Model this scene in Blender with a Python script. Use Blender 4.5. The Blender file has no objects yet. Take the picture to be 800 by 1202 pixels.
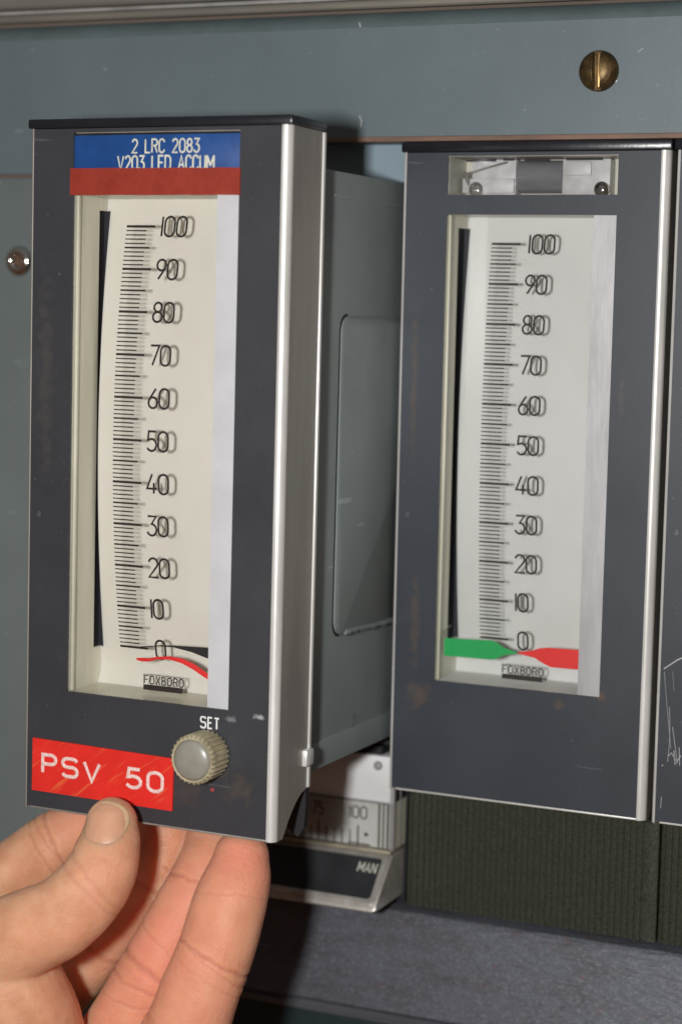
import bpy, bmesh, math, random
from mathutils import Vector, Matrix, noise
from mathutils.bvhtree import BVHTree
random.seed(7)
S = 0.001                      # all shapes below are written in millimetres
C = bpy.context.scene.collection
scn = bpy.context.scene

# ------------------------------------------------------------------ camera, room light, flash, exposure
RT = Vector((0.912498, 0.408498, 0.021833)); FW = Vector((-0.404128, 0.908446, -0.106803)); UP = RT.cross(FW)
CAM = Vector((198.322, -480.251, -37.504))
cam_d = bpy.data.cameras.new('camera'); cam = bpy.data.objects.new('camera', cam_d); C.objects.link(cam)
M = Matrix((RT, UP, -FW)).transposed().to_4x4(); M.translation = CAM*S
cam.matrix_world = M
cam_d.sensor_fit = 'HORIZONTAL'; cam_d.sensor_width = 36; cam_d.lens = 2342.2/800*36
cam_d.clip_start = 0.01; cam_d.clip_end = 50
cam_d.dof.use_dof = True; cam_d.dof.focus_distance = 0.485; cam_d.dof.aperture_fstop = 14.5
scn.camera = cam

w = bpy.data.worlds.new('World'); scn.world = w; w.use_nodes = True
nt = w.node_tree; nt.nodes.clear()
out = nt.nodes.new('ShaderNodeOutputWorld'); bg = nt.nodes.new('ShaderNodeBackground')
tc = nt.nodes.new('ShaderNodeTexCoord'); sx = nt.nodes.new('ShaderNodeSeparateXYZ'); rp = nt.nodes.new('ShaderNodeValToRGB')
mr = nt.nodes.new('ShaderNodeMapRange'); mr.inputs[1].default_value = -1; mr.inputs[2].default_value = 1
nt.links.new(tc.outputs['Generated'], sx.inputs[0]); nt.links.new(sx.outputs[2], mr.inputs[0]); nt.links.new(mr.outputs[0], rp.inputs[0])
rp.color_ramp.elements[0].color = (0.48, 0.20, 0.09, 1); rp.color_ramp.elements[1].color = (0.9, 0.95, 1.0, 1)
e = rp.color_ramp.elements.new(0.5); e.color = (0.58, 0.41, 0.30, 1)
nt.links.new(rp.outputs[0], bg.inputs[0]); bg.inputs[1].default_value = 0.19
nt.links.new(bg.outputs[0], out.inputs[0])

fl = bpy.data.lights.new('camera_flash', 'AREA'); fl.shape = 'RECTANGLE'; fl.size = 0.027; fl.size_y = 0.036
fl.energy = 2.4; fl.color = (1.0, 0.99, 0.98)
flo = bpy.data.objects.new('camera_flash', fl); C.objects.link(flo)
fp = CAM - RT*90 + UP*4 - FW*4
tgt = Vector((5, 0, -80))
flo.rotation_euler = (tgt-fp).to_track_quat('-Z', 'Y').to_euler(); flo.location = fp*S

scn.view_settings.view_transform = 'Standard'; scn.view_settings.look = 'None'
scn.view_settings.exposure = 0; scn.view_settings.gamma = 1

# ------------------------------------------------------------------ materials
def rgb(r, g, b):
    f = lambda c: (c/255/12.92) if c/255 <= 0.04045 else ((c/255+0.055)/1.055)**2.4
    return (f(r), f(g), f(b), 1)
def mat(name, col, rough=0.5, metal=0.0, var=0.12, scale=60, bump=0.0, bscale=600, stretch=(1,1,1), spec=0.5, coat=0, col2=None, spots=None, dust=0.0, sss=0.0):
    m = bpy.data.materials.new(name); m.use_nodes = True; t = m.node_tree; b = t.nodes['Principled BSDF']
    b.inputs['Roughness'].default_value = rough; b.inputs['Metallic'].default_value = metal
    b.inputs['Specular IOR Level'].default_value = spec; b.inputs['Coat Weight'].default_value = coat
    b.inputs['Coat Roughness'].default_value = 0.15
    g = t.nodes.new('ShaderNodeNewGeometry'); tcn = t.nodes.new('ShaderNodeTexCoord')
    mp = t.nodes.new('ShaderNodeMapping'); mp.inputs['Scale'].default_value = stretch
    t.links.new(tcn.outputs['Object'], mp.inputs[0])
    n = t.nodes.new('ShaderNodeTexNoise'); n.inputs['Scale'].default_value = scale; n.inputs['Detail'].default_value = 8; n.inputs['Roughness'].default_value = 0.65
    t.links.new(mp.outputs[0], n.inputs[0])
    r = t.nodes.new('ShaderNodeValToRGB')
    c2 = col2 or tuple(c*(1-var*2.2) for c in col[:3])+(1,)
    c1 = tuple(min(1, c*(1+var)) for c in col[:3])+(1,)
    r.color_ramp.elements[0].position = 0.32; r.color_ramp.elements[0].color = c2
    r.color_ramp.elements[1].position = 0.62; r.color_ramp.elements[1].color = c1
    t.links.new(n.outputs[0], r.inputs[0]); last = r.outputs[0]
    for sp in (spots or []):    # wear patches with a place, a size and a colour of their own: (x,y,z mm, radius mm, colour, strength)
        vm = t.nodes.new('ShaderNodeVectorMath'); vm.operation = 'SUBTRACT'; vm.inputs[1].default_value = (sp[0]*S, sp[1]*S, sp[2]*S)
        t.links.new(tcn.outputs['Object'], vm.inputs[0])
        vs = t.nodes.new('ShaderNodeVectorMath'); vs.operation = 'MULTIPLY'; vs.inputs[1].default_value = (1/sp[3]/S, 1/sp[3]/S, 1/(sp[6] if len(sp) > 6 else sp[3])/S)
        t.links.new(vm.outputs[0], vs.inputs[0])
        ln = t.nodes.new('ShaderNodeVectorMath'); ln.operation = 'LENGTH'; t.links.new(vs.outputs[0], ln.inputs[0])
        n2 = t.nodes.new('ShaderNodeTexNoise'); n2.inputs['Scale'].default_value = 420; n2.inputs['Detail'].default_value = 6
        t.links.new(tcn.outputs['Object'], n2.inputs[0])
        ad = t.nodes.new('ShaderNodeMath'); ad.operation = 'MULTIPLY_ADD'; ad.inputs[1].default_value = 2.6; t.links.new(n2.outputs[0], ad.inputs[0])
        t.links.new(ln.outputs['Value'], ad.inputs[2])
        mq = t.nodes.new('ShaderNodeMapRange'); mq.inputs[1].default_value = 2.25; mq.inputs[2].default_value = 1.5; mq.inputs[3].default_value = 0; mq.inputs[4].default_value = sp[5]
        t.links.new(ad.outputs[0], mq.inputs[0])
        mx = t.nodes.new('ShaderNodeMix'); mx.data_type = 'RGBA'; mx.inputs['B'].default_value = sp[4]
        t.links.new(mq.outputs[0], mx.inputs['Factor']); t.links.new(last, mx.inputs['A']); last = mx.outputs['Result']
    if dust:
        for sc_, lo, hi, st3 in ((1100, .70, .78, (1,1,1)), (330, .735, .76, (1,.12,1)), (420, .745, .765, (.1,1,.8))):
            mp2 = t.nodes.new('ShaderNodeMapping'); mp2.inputs['Scale'].default_value = st3; mp2.inputs['Rotation'].default_value = (0.2, 0.5 if st3[0] != 1 else .1, 0.3)
            t.links.new(tcn.outputs['Object'], mp2.inputs[0])
            nd_ = t.nodes.new('ShaderNodeTexNoise'); nd_.inputs['Scale'].default_value = sc_; nd_.inputs['Detail'].default_value = 2; t.links.new(mp2.outputs[0], nd_.inputs[0])
            md_ = t.nodes.new('ShaderNodeMapRange'); md_.inputs[1].default_value = lo; md_.inputs[2].default_value = hi; md_.inputs[4].default_value = dust; t.links.new(nd_.outputs[0], md_.inputs[0])
            mx = t.nodes.new('ShaderNodeMix'); mx.data_type = 'RGBA'; mx.inputs['B'].default_value = tuple(min(1, c*2.2+.06) for c in col[:3])+(1,)
            t.links.new(md_.outputs[0], mx.inputs['Factor']); t.links.new(last, mx.inputs['A']); last = mx.outputs['Result']
    if sss:
        b.inputs['Subsurface Weight'].default_value = sss; b.inputs['Subsurface Radius'].default_value = (1,.9,.8); b.inputs['Subsurface Scale'].default_value = .0014
    t.links.new(last, b.inputs['Base Color'])
    rr = t.nodes.new('ShaderNodeMapRange'); rr.inputs[3].default_value = max(0.03, rough*0.8); rr.inputs[4].default_value = min(1, rough*1.25)
    t.links.new(n.outputs[0], rr.inputs[0]); t.links.new(rr.outputs[0], b.inputs['Roughness'])
    if bump:
        n3 = t.nodes.new('ShaderNodeTexNoise'); n3.inputs['Scale'].default_value = bscale; n3.inputs['Detail'].default_value = 5
        t.links.new(mp.outputs[0], n3.inputs[0])
        bm = t.nodes.new('ShaderNodeBump'); bm.inputs['Strength'].default_value = bump; bm.inputs['Distance'].default_value = 0.0004
        t.links.new(n3.outputs[0], bm.inputs['Height']); t.links.new(bm.outputs[0], b.inputs['Normal'])
    return m
def clear(name, tint=(1,1,1,1), rough=0.03, amount=1.0):
    m = bpy.data.materials.new(name); m.use_nodes = True; t = m.node_tree; t.nodes.clear()
    o = t.nodes.new('ShaderNodeOutputMaterial'); mx = t.nodes.new('ShaderNodeMixShader'); tr = t.nodes.new('ShaderNodeBsdfTransparent')
    gl = t.nodes.new('ShaderNodeBsdfGlossy'); fr = t.nodes.new('ShaderNodeFresnel'); fr.inputs[0].default_value = 1.45
    n = t.nodes.new('ShaderNodeTexNoise'); n.inputs['Scale'].default_value = 180; tcn = t.nodes.new('ShaderNodeTexCoord')
    t.links.new(tcn.outputs['Object'], n.inputs[0])
    ml = t.nodes.new('ShaderNodeMath'); ml.operation = 'MULTIPLY'; ml.inputs[1].default_value = amount
    gl.inputs['Roughness'].default_value = rough; tr.inputs[0].default_value = tint
    t.links.new(fr.outputs[0], ml.inputs[0])
    t.links.new(ml.outputs[0], mx.inputs[0]); t.links.new(tr.outputs[0], mx.inputs[1]); t.links.new(gl.outputs[0], mx.inputs[2]); t.links.new(mx.outputs[0], o.inputs[0])
    return m

BROWN = (0.11, 0.075, 0.05, 1)
m_face = mat('slate_face_paint', (0.042, 0.047, 0.060, 1), 0.42, 0, 0.05, 45, 0.05, 2500, dust=.4)
m_face_worn = mat('slate_face_paint_worn', (0.033, 0.040, 0.051, 1), 0.42, 0, 0.05, 30, 0.04, 2500, dust=.35,
    spots=[(8,0,-141,4.6,BROWN,0.5), (6.5,0,-122,1.8,BROWN,0.4,17), (46.5,0,-139.5,1.8,BROWN,0.5), (57.5,0,-136,2.2,(0.13,.07,.04,1),0.6), (4.5,0,-60,1.3,BROWN,0.4,25), (60,0,-60,1,(.1,.08,.07,1),.4,8)])
m_face_left = mat('slate_face_paint_aged', (0.036, 0.037, 0.043, 1), 0.45, 0, 0.06, 30, 0.05, 2500, dust=.35,
    spots=[(60,0,-155,5,(0.075,0.06,0.05,1),0.6), (46,0,-157,5,(0.075,0.055,0.045,1),0.5), (5,0,-60,3,(.07,.065,.06,1),.5,30),
           (65.2,0,-137.2,1.9,(0.5,0.5,0.52,1),0.9,0.8), (57.8,0,-138.6,1.4,(0.3,0.3,0.31,1),0.7,1.0), (53.3,0,-156.2,0.6,(0.5,0.05,0.05,1),0.9)])
m_face_scuffed = mat('slate_face_paint_scuffed', (0.033, 0.040, 0.051, 1), 0.42, 0, 0.05, 30, 0.04, 2500, dust=.5, spots=[(77,0,-156,3,(0.012,0.012,0.014,1),0.9)])
m_trim = mat('polished_edge_metal', (0.66, 0.65, 0.62, 1), 0.36, 0.25, 0.07, 120, 0.05, 900, (1,1,.25), dust=.15)
m_shell = mat('aged_aluminium', (0.30, 0.28, 0.25, 1), 0.40, 0.3, 0.16, 30, 0.08, 1500, (1,1,0.12))
m_cap = mat('black_plastic_cap', (0.012, 0.013, 0.018, 1), 0.28, 0, 0.1, 80, 0.1)
m_case = mat('grey_green_case_paint', (0.185, 0.215, 0.212, 1), 0.45, 0, 0.06, 25, 0.1, 1500, dust=.3, spots=[(66,50,-146,2.5,(.09,.07,.05,1),.5), (66,40,-14,3,(.22,.22,.21,1),.5,1)])
m_black = mat('matt_black', (0.010, 0.010, 0.012, 1), 0.6)
m_slot = mat('slot_black', (0.016, 0.018, 0.026, 1), 0.5)
m_cream = mat('aged_cream_plastic', (0.60, 0.585, 0.49, 1), 0.35, 0, 0.10, 70, 0.05, 800, (1,1,0.15))
m_card = mat('white_scale_card', (0.69, 0.69, 0.68, 1), 0.55, 0, 0.03, 25, sss=.8, dust=.0, spots=[(50,15,-40,5,(.5,.45,.38,1),.25)])
m_cardL = mat('ivory_scale_card', (0.74, 0.695, 0.63, 1), 0.55, 0, 0.03, 25, sss=.8)
m_strip = mat('silvered_strip', (0.47, 0.47, 0.475, 1), 0.36, 0.4, 0.06, 120, .05, 900, (1,1,.2), dust=.2)
m_stripL = mat('milky_strip', (0.58, 0.58, 0.60, 1), 0.45, 0.1, 0.04, 60)
m_ink = mat('scale_ink', (0.018, 0.012, 0.012, 1), 0.6)
m_red = mat('pointer_red', (0.72, 0.025, 0.025, 1), 0.5, 0, 0.04)
m_green = mat('pointer_green', (0.008, 0.36, 0.09, 1), 0.5, 0, 0.04)
m_lens = clear('clear_window', (0.985, 0.985, 0.975, 1), 0.02, 0.5)
m_tape = mat('red_tape', (0.29, 0.032, 0.018, 1), 0.42, 0, 0.06, 200, 0.15, 900)
m_bluelab = mat('blue_label', (0.012, 0.065, 0.24, 1), 0.4, 0, 0.08, 120)
m_text = mat('cream_lettering', (0.62, 0.62, 0.52, 1), 0.5, 0, 0.1, 500)
m_white = mat('white_lettering', (0.8, 0.8, 0.78, 1), 0.5, 0, 0.08, 800)
m_emb = mat('embossed_white', (0.82, 0.74, 0.70, 1), 0.5, 0, 0.05, 1500, col2=(0.75,0.35,0.3,1))
m_knob = mat('knurled_beige_plastic', (0.44, 0.385, 0.25, 1), 0.4, 0.0, 0.15, 300)
m_knobcap = mat('grey_domed_cap', (0.28, 0.265, 0.225, 1), 0.3, 0.0, 0.06, 200)
m_steel = mat('chromed_screw', (0.6, 0.58, 0.55, 1), 0.14, 1.0, 0.05, 300)
m_rust = mat('rusty_recess', (0.12, 0.065, 0.04, 1), 0.6, 0.2)
m_brass = mat('dark_brass', (0.12, 0.078, 0.032, 1), 0.42, 0.75, 0.3, 350, 0.05, 900)
m_brassslot = mat('lit_slot_brass', (0.45, 0.28, 0.11, 1), 0.4, 0.7, 0.1, 300)  # lighter brass, holds the light on the slot's right side
m_panel = mat('blue_grey_panel_paint', (0.130, 0.167, 0.182, 1), 0.40, 0, 0.05, 14, 0.05, 900, dust=.3)
m_panelL = mat('grey_side_panel_paint', (0.135, 0.160, 0.158, 1), 0.45, 0, 0.05, 14, 0.05, 900, dust=.25)
m_header = mat('pale_blue_frame_paint', (0.25, 0.33, 0.38, 1), 0.4, 0, 0.04, 30)
m_lip = mat('brown_bare_edge', (0.20, 0.125, 0.09, 1), 0.5, 0.0, 0.15, 200, 0.1, 900, (.2,1,1))
m_trimtop = mat('grey_brown_moulding', (0.20, 0.185, 0.155, 1), 0.5, 0.1, 0.15, 40, 0.1, 900, (.15,1,1))
m_silverline = mat('silver_bead', (0.5, 0.5, 0.48, 1), 0.4, 0.4, 0.1, 100)
m_plate = mat('white_enamel_plate', (0.68, 0.68, 0.68, 1), 0.4, 0, 0.03, 40)
m_handle = mat('cast_silver_handle', (0.55, 0.53, 0.48, 1), 0.38, 0.55, 0.10, 150, 0.15, 1500)
m_insert = mat('dark_handle_insert', (0.028, 0.030, 0.033, 1), 0.4, 0, 0.1, 80)

# ribbed translucent cover: dark green with speckled grain
m_rib = mat('ribbed_dark_green', (0.044, 0.050, 0.036, 1), 0.2, 0.0, 0.35, 2200, 0.25, 3200, spec=0.9, col2=(0.014, 0.019, 0.013, 1))
# hammered grey ledge: streaks and specks
def ledge_mat():
    m = mat('speckled_grey_ledge', (0.066, 0.072, 0.088, 1), 0.45, 0.2, 0.3, 230, 0.7, 900, (0.22,1,1), col2=(0.062,0.06,0.07,1))
    t = m.node_tree; b = t.nodes['Principled BSDF']; src = b.inputs['Base Color'].links[0].from_socket
    tcn = t.nodes.new('ShaderNodeTexCoord')
    mp = t.nodes.new('ShaderNodeMapping'); mp.inputs['Scale'].default_value = (0.8,1,1); t.links.new(tcn.outputs['Object'], mp.inputs[0])
    n = t.nodes.new('ShaderNodeTexNoise'); n.inputs['Scale'].default_value = 1500; n.inputs['Detail'].default_value = 6; t.links.new(mp.outputs[0], n.inputs[0])
    q = t.nodes.new('ShaderNodeMapRange'); q.inputs[1].default_value = 0.50; q.inputs[2].default_value = 0.75; q.inputs[4].default_value = 0.7; t.links.new(n.outputs[0], q.inputs[0])
    mx = t.nodes.new('ShaderNodeMix'); mx.data_type = 'RGBA'; mx.inputs['B'].default_value = (0.17,0.18,0.215,1)
    t.links.new(q.outputs[0], mx.inputs['Factor']); t.links.new(src, mx.inputs['A'])
    n2 = t.nodes.new('ShaderNodeTexNoise'); n2.inputs['Scale'].default_value = 420; n2.inputs['Detail'].default_value = 4; t.links.new(mp.outputs[0], n2.inputs[0])
    q2 = t.nodes.new('ShaderNodeMapRange'); q2.inputs[1].default_value = 0.66; q2.inputs[2].default_value = 0.76; q2.inputs[4].default_value = 0.7; t.links.new(n2.outputs[0], q2.inputs[0])
    mx2 = t.nodes.new('ShaderNodeMix'); mx2.data_type = 'RGBA'; mx2.inputs['B'].default_value = (0.14,0.055,0.045,1)
    t.links.new(q2.outputs[0], mx2.inputs['Factor']); t.links.new(mx.outputs['Result'], mx2.inputs['A'])
    t.links.new(mx2.outputs['Result'], b.inputs['Base Color'])
    return m
m_ledge = ledge_mat()
m_ledgeedge = mat('worn_ledge_edge', (0.10, 0.105, 0.12, 1), 0.45, 0.1, 0.1, 60, 0.2, 900, (.2,1,1))
m_teal = mat('dark_teal_paint', (0.02, 0.034, 0.038, 1), 0.4, 0, 0.1, 60)
# embossed red label: scuffs run diagonally in orange
def label_mat():
    m = mat('red_embossing_tape', (0.74, 0.030, 0.022, 1), 0.28, 0, 0.05, 100)
    t = m.node_tree; b = t.nodes['Principled BSDF']; src = b.inputs['Base Color'].links[0].from_socket
    tcn = t.nodes.new('ShaderNodeTexCoord')
    mp = t.nodes.new('ShaderNodeMapping'); mp.inputs['Rotation'].default_value = (0, math.radians(45), 0); mp.inputs['Scale'].default_value = (0.10,1,1)
    m0 = t.nodes.new('ShaderNodeMapping'); m0.inputs['Rotation'].default_value = (0, math.radians(38), 0)
    t.links.new(tcn.outputs['Object'], m0.inputs[0])
    mp.inputs['Rotation'].default_value = (0,0,0); t.links.new(m0.outputs[0], mp.inputs[0])
    n = t.nodes.new('ShaderNodeTexNoise'); n.inputs['Scale'].default_value = 950; n.inputs['Detail'].default_value = 3; t.links.new(mp.outputs[0], n.inputs[0])
    q = t.nodes.new('ShaderNodeMapRange'); q.inputs[1].default_value = 0.62; q.inputs[2].default_value = 0.78; q.inputs[4].default_value = 0.42; t.links.new(n.outputs[0], q.inputs[0])
    mx = t.nodes.new('ShaderNodeMix'); mx.data_type = 'RGBA'; mx.inputs['B'].default_value = (0.80,0.25,0.07,1)
    t.links.new(q.outputs[0], mx.inputs['Factor']); t.links.new(src, mx.inputs['A']); t.links.new(mx.outputs['Result'], b.inputs['Base Color'])
    return m
m_label = label_mat()

# ------------------------------------------------------------------ mesh helpers
class MB:
    def __init__(s): s.v = []; s.f = []
    def add(s, vs, fs):
        o = len(s.v); s.v += [tuple(p) for p in vs]; s.f += [[o+i for i in f] for f in fs]; return s
    def box(s, x0, x1, y0, y1, z0, z1, bev=0):
        if bev:
            bm = bmesh.new(); bmesh.ops.create_cube(bm, size=1)
            for v in bm.verts: v.co = Vector(((x0+x1)/2+v.co.x*(x1-x0), (y0+y1)/2+v.co.y*(y1-y0), (z0+z1)/2+v.co.z*(z1-z0)))
            bmesh.ops.bevel(bm, geom=bm.edges[:], offset=bev, segments=2, affect='EDGES', profile=0.5)
            bm.verts.index_update(); s.add([v.co.copy() for v in bm.verts], [[v.index for v in f.verts] for f in bm.faces]); bm.free(); return s
        vs = [(x,y,z) for x in (x0,x1) for y in (y0,y1) for z in (z0,z1)]
        return s.add(vs, [(0,1,3,2),(4,6,7,5),(0,4,5,1),(2,3,7,6),(0,2,6,4),(1,5,7,3)])
    def prism(s, poly, axis, a, b):
        # poly: 2-D points; axis 'x': (y,z), 'y': (x,z), 'z': (x,y)
        n = len(poly)
        def P(p, t): return {'x': (t,p[0],p[1]), 'y': (p[0],t,p[1]), 'z': (p[0],p[1],t)}[axis]
        vs = [P(p,a) for p in poly]+[P(p,b) for p in poly]
        fs = [list(range(n))[::-1], list(range(n,2*n))]+[[i,(i+1)%n,n+(i+1)%n,n+i] for i in range(n)]
        return s.add(vs, fs)
    def sections(s, rings, closed=True, caps=True):
        n = len(rings[0]); vs = [p for r in rings for p in r]; fs = []
        for i in range(len(rings)-1):
            for j in range(n if closed else n-1):
                fs.append([i*n+j, i*n+(j+1)%n, (i+1)*n+(j+1)%n, (i+1)*n+j])
        if caps: fs += [list(range(n))[::-1], [(len(rings)-1)*n+j for j in range(n)]]
        return s.add(vs, fs)
    def lathe(s, cx, cz, prof, n=40, teeth=0, depth=0):
        # axis along y; prof: list of (radius, y)
        rings = []
        for r, y in prof:
            ring = []
            for j in range(n):
                a = 2*math.pi*j/n
                rr = r - (depth*(j % 4 in (2,3)) if teeth and r > teeth else 0)
                ring.append((cx+rr*math.cos(a), y, cz+rr*math.sin(a)))
            rings.append(ring)
        return s.sections(rings)
    def tube(s, pts, r, n=8):
        rings = []; P = [Vector(p) for p in pts]
        for i, p in enumerate(P):
            d = (P[min(i+1,len(P)-1)]-P[max(i-1,0)]).normalized()
            a = d.cross(Vector((0,0,1)) if abs(d.z) < .9 else Vector((1,0,0))).normalized(); b = d.cross(a)
            rr = r[i] if isinstance(r,(list,tuple)) else r
            rings.append([p+a*rr*math.cos(2*math.pi*j/n)+b*rr*math.sin(2*math.pi*j/n) for j in range(n)])
        return s.sections(rings)
    def gridplate(s, us, zs, hole, y0, y1):
        # a plate in x-z with rectangular openings; us, zs ascending; hole(i,j) True = opening
        nu, nz = len(us), len(zs); I = lambda i,j,k: (i*nz+j)*2+k
        vs = [(u, y, z) for u in us for z in zs for y in (y0, y1)]; fs = []
        H = lambda i,j: i < 0 or j < 0 or i >= nu-1 or j >= nz-1 or hole(i,j)
        for i in range(nu-1):
            for j in range(nz-1):
                if H(i,j): continue
                fs += [[I(i,j,0),I(i+1,j,0),I(i+1,j+1,0),I(i,j+1,0)], [I(i,j,1),I(i,j+1,1),I(i+1,j+1,1),I(i+1,j,1)]]
                if H(i-1,j): fs.append([I(i,j,0),I(i,j+1,0),I(i,j+1,1),I(i,j,1)])
                if H(i+1,j): fs.append([I(i+1,j,0),I(i+1,j,1),I(i+1,j+1,1),I(i+1,j+1,0)])
                if H(i,j-1): fs.append([I(i,j,0),I(i,j,1),I(i+1,j,1),I(i+1,j,0)])
                if H(i,j+1): fs.append([I(i,j+1,0),I(i+1,j+1,0),I(i+1,j+1,1),I(i,j+1,1)])
        return s.add(vs, fs)
    def build(s, name, m, parent=None, angle=35):
        me = bpy.data.meshes.new(name); me.from_pydata([(p[0]*S,p[1]*S,p[2]*S) for p in s.v], [], s.f)
        bm = bmesh.new(); bm.from_mesh(me); bmesh.ops.remove_doubles(bm, verts=bm.verts, dist=1e-7) if len(s.v) < 4000 else None
        bmesh.ops.recalc_face_normals(bm, faces=bm.faces); bm.to_mesh(me); bm.free()
        me.polygons.foreach_set('use_smooth', [True]*len(me.polygons)); me.set_sharp_from_angle(angle=math.radians(angle))
        me.materials.append(m); o = bpy.data.objects.new(name, me); C.objects.link(o)
        if parent: o.parent = parent
        return o
def tag(o, label=None, cat=None, group=None, kind=None):
    if label: o['label'] = label
    if cat: o['category'] = cat
    if group: o['group'] = group
    if kind: o['kind'] = kind
    return o
def empty(name, loc, rot=(0,0,0)):
    o = bpy.data.objects.new(name, None); C.objects.link(o); o.location = Vector(loc)*S; o.rotation_euler = rot
    o.empty_display_size = 0.01; return o

# ------------------------------------------------------------------ lettering drawn with a pen: strokes in a unit box
def arc(cx, cy, rx, ry, a0, a1, n=10):
    return [(cx+rx*math.cos(math.radians(a0+(a1-a0)*i/n)), cy+ry*math.sin(math.radians(a0+(a1-a0)*i/n))) for i in range(n+1)]
G = {
 '0': (.56, [arc(.28,.72,.28,.28,0,180)+arc(.28,.28,.28,.28,180,360)+[(.56,.72)]]),
 '1': (.06, [[(.03,0),(.03,1)]]),
 '2': (.54, [arc(.27,.74,.26,.26,170,-35)+[(0,0),(.54,0)]]),
 '3': (.54, [[(.02,1),(.5,1),(.24,.6)]+arc(.25,.3,.28,.30,80,-160)]),
 '4': (.58, [[(.40,0),(.40,.55)], [(.30,1),(0,.25),(.58,.25)]]),
 '5': (.54, [[(.5,1),(.08,1),(.04,.56)]+arc(.25,.31,.28,.31,125,-150)]),
 '6': (.54, [[(.42,1),(.06,.45)]+arc(.27,.28,.26,.28,150,510)]),
 '7': (.50, [[(0,1),(.5,1),(.14,0)]]),
 '8': (.54, [arc(.27,.76,.23,.24,-90,270), arc(.27,.27,.27,.26,90,450)]),
 '9': (.54, [[(.12,0),(.48,.55)]+arc(.27,.72,.26,.28,-30,330)]),
 'P': (.62, [[(0,0),(0,1),(.4,1)]+arc(.4,.74,.22,.26,90,-90)+[(0,.48)]]),
 'S': (.64, [arc(.44,.77,.2,.23,20,90,4)+arc(.2,.76,.2,.24,90,270)+arc(.44,.26,.2,.26,90,-90)+arc(.2,.24,.2,.24,-90,-160,4)]),
 'V': (.62, [[(0,1),(.31,0),(.62,1)]]),
 'E': (.5, [[(.5,1),(0,1),(0,0),(.5,0)], [(0,.52),(.42,.52)]]),
 'T': (.56, [[(0,1),(.56,1)], [(.28,1),(.28,0)]]),
 'L': (.5, [[(0,1),(0,0),(.5,0)]]),
 'R': (.56, [[(0,0),(0,1),(.3,1)]+arc(.3,.76,.24,.24,90,-90)+[(0,.52)], [(.3,.52),(.56,0)]]),
 'C': (.54, [arc(.27,.73,.27,.27,10,180)+arc(.27,.27,.27,.27,180,350)]),
 'F': (.5, [[(0,0),(0,1),(.5,1)], [(0,.52),(.42,.52)]]),
 'D': (.56, [[(0,0),(0,1),(.25,1)]+arc(.25,.7,.31,.3,90,0)+arc(.25,.3,.31,.3,0,-90)+[(0,0)]]),
 'A': (.6, [[(0,0),(.3,1),(.6,0)], [(.11,.34),(.49,.34)]]),
 'U': (.54, [[(0,1)]+arc(.27,.27,.27,.27,180,360)+[(.54,1)]]),
 'M': (.7, [[(0,0),(0,1)],[(0,.97),(.35,.25)],[(.35,.25),(.7,.97)],[(.7,1),(.7,0)]]),
 'N': (.58, [[(0,0),(0,1)],[(0,.97),(.58,.03)],[(.58,0),(.58,1)]]),
 'O': (.6, [arc(.3,.7,.3,.3,0,180)+arc(.3,.3,.3,.3,180,360)+[(.6,.7)]]),
 'X': (.6, [[(0,0),(.6,1)], [(0,1),(.6,0)]]),
 'B': (.56, [[(0,0),(0,1),(.3,1)]+arc(.3,.77,.22,.23,90,-90)+[(0,.54)], [(.3,.54)]+arc(.3,.27,.26,.27,90,-90)+[(0,0)]]),
 ' ': (.45, []),
}
cnt = [0]
def ribbon(mb, pts, wd, put, th=0.0):
    # pts in 2-D mm; put(x,z,off) -> 3-D; closed loops welded by overlap
    P = [Vector(p) for p in pts]; Q = [P[0]]
    for p in P[1:]:
        if (p-Q[-1]).length > 1e-4: Q.append(p)
    P = Q; closed = (P[0]-P[-1]).length < 1e-3 and len(P) > 4
    cnt[0] += 1; off = 0.004*(cnt[0] % 5)
    L, R_ = [], []
    for i, p in enumerate(P):
        a = P[i-1] if i > 0 else (P[-2] if closed else None); b = P[i+1] if i < len(P)-1 else (P[1] if closed else None)
        d1 = (p-a).normalized() if a is not None else (b-p).normalized(); d2 = (b-p).normalized() if b is not None else d1
        n1 = Vector((-d1.y,d1.x)); n2 = Vector((-d2.y,d2.x)); nn = (n1+n2)
        nn = nn.normalized() if nn.length > 1e-3 else n1
        k = min(1.6, 1/max(0.3, nn.dot(n1)))
        L.append(p+nn*wd/2*k); R_.append(p-nn*wd/2*k)
    if th <= 0:
        vs = [put(l.x,l.y,off) for l in L]+[put(r.x,r.y,off) for r in R_]; n = len(L)
        mb.add(vs, [[i,i+1,n+i+1,n+i] for i in range(n-1)])
    else:
        rings = [[put(l.x,l.y,0), put(l.x*.75+r.x*.25,l.y*.75+r.y*.25,th+off), put(l.x*.25+r.x*.75,l.y*.25+r.y*.75,th+off), put(r.x,r.y,0)] for l, r in zip(L,R_)]
        mb.sections(rings, closed=False, caps=False)
def write(mb, text, x0, x1, ztop, zbot, wd, put, gap=0.22, slope=0.0, fit=True, th=0.0, slant=0.0):
    h = ztop-zbot; widths = [G[c][0]*h for c in text]; tot = sum(widths)+gap*h*(len(text)-1)
    k = (x1-x0)/tot if fit else 1.0; x = x0
    for c, wc in zip(text, widths):
        for st in G[c][1]:
            ribbon(mb, [(x+px*h*k+slant*py*h, zbot+py*h+slope*(x+px*h*k-x0)) for px, py in st], wd, put, th)
        x += (wc+gap*h)*k

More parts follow.
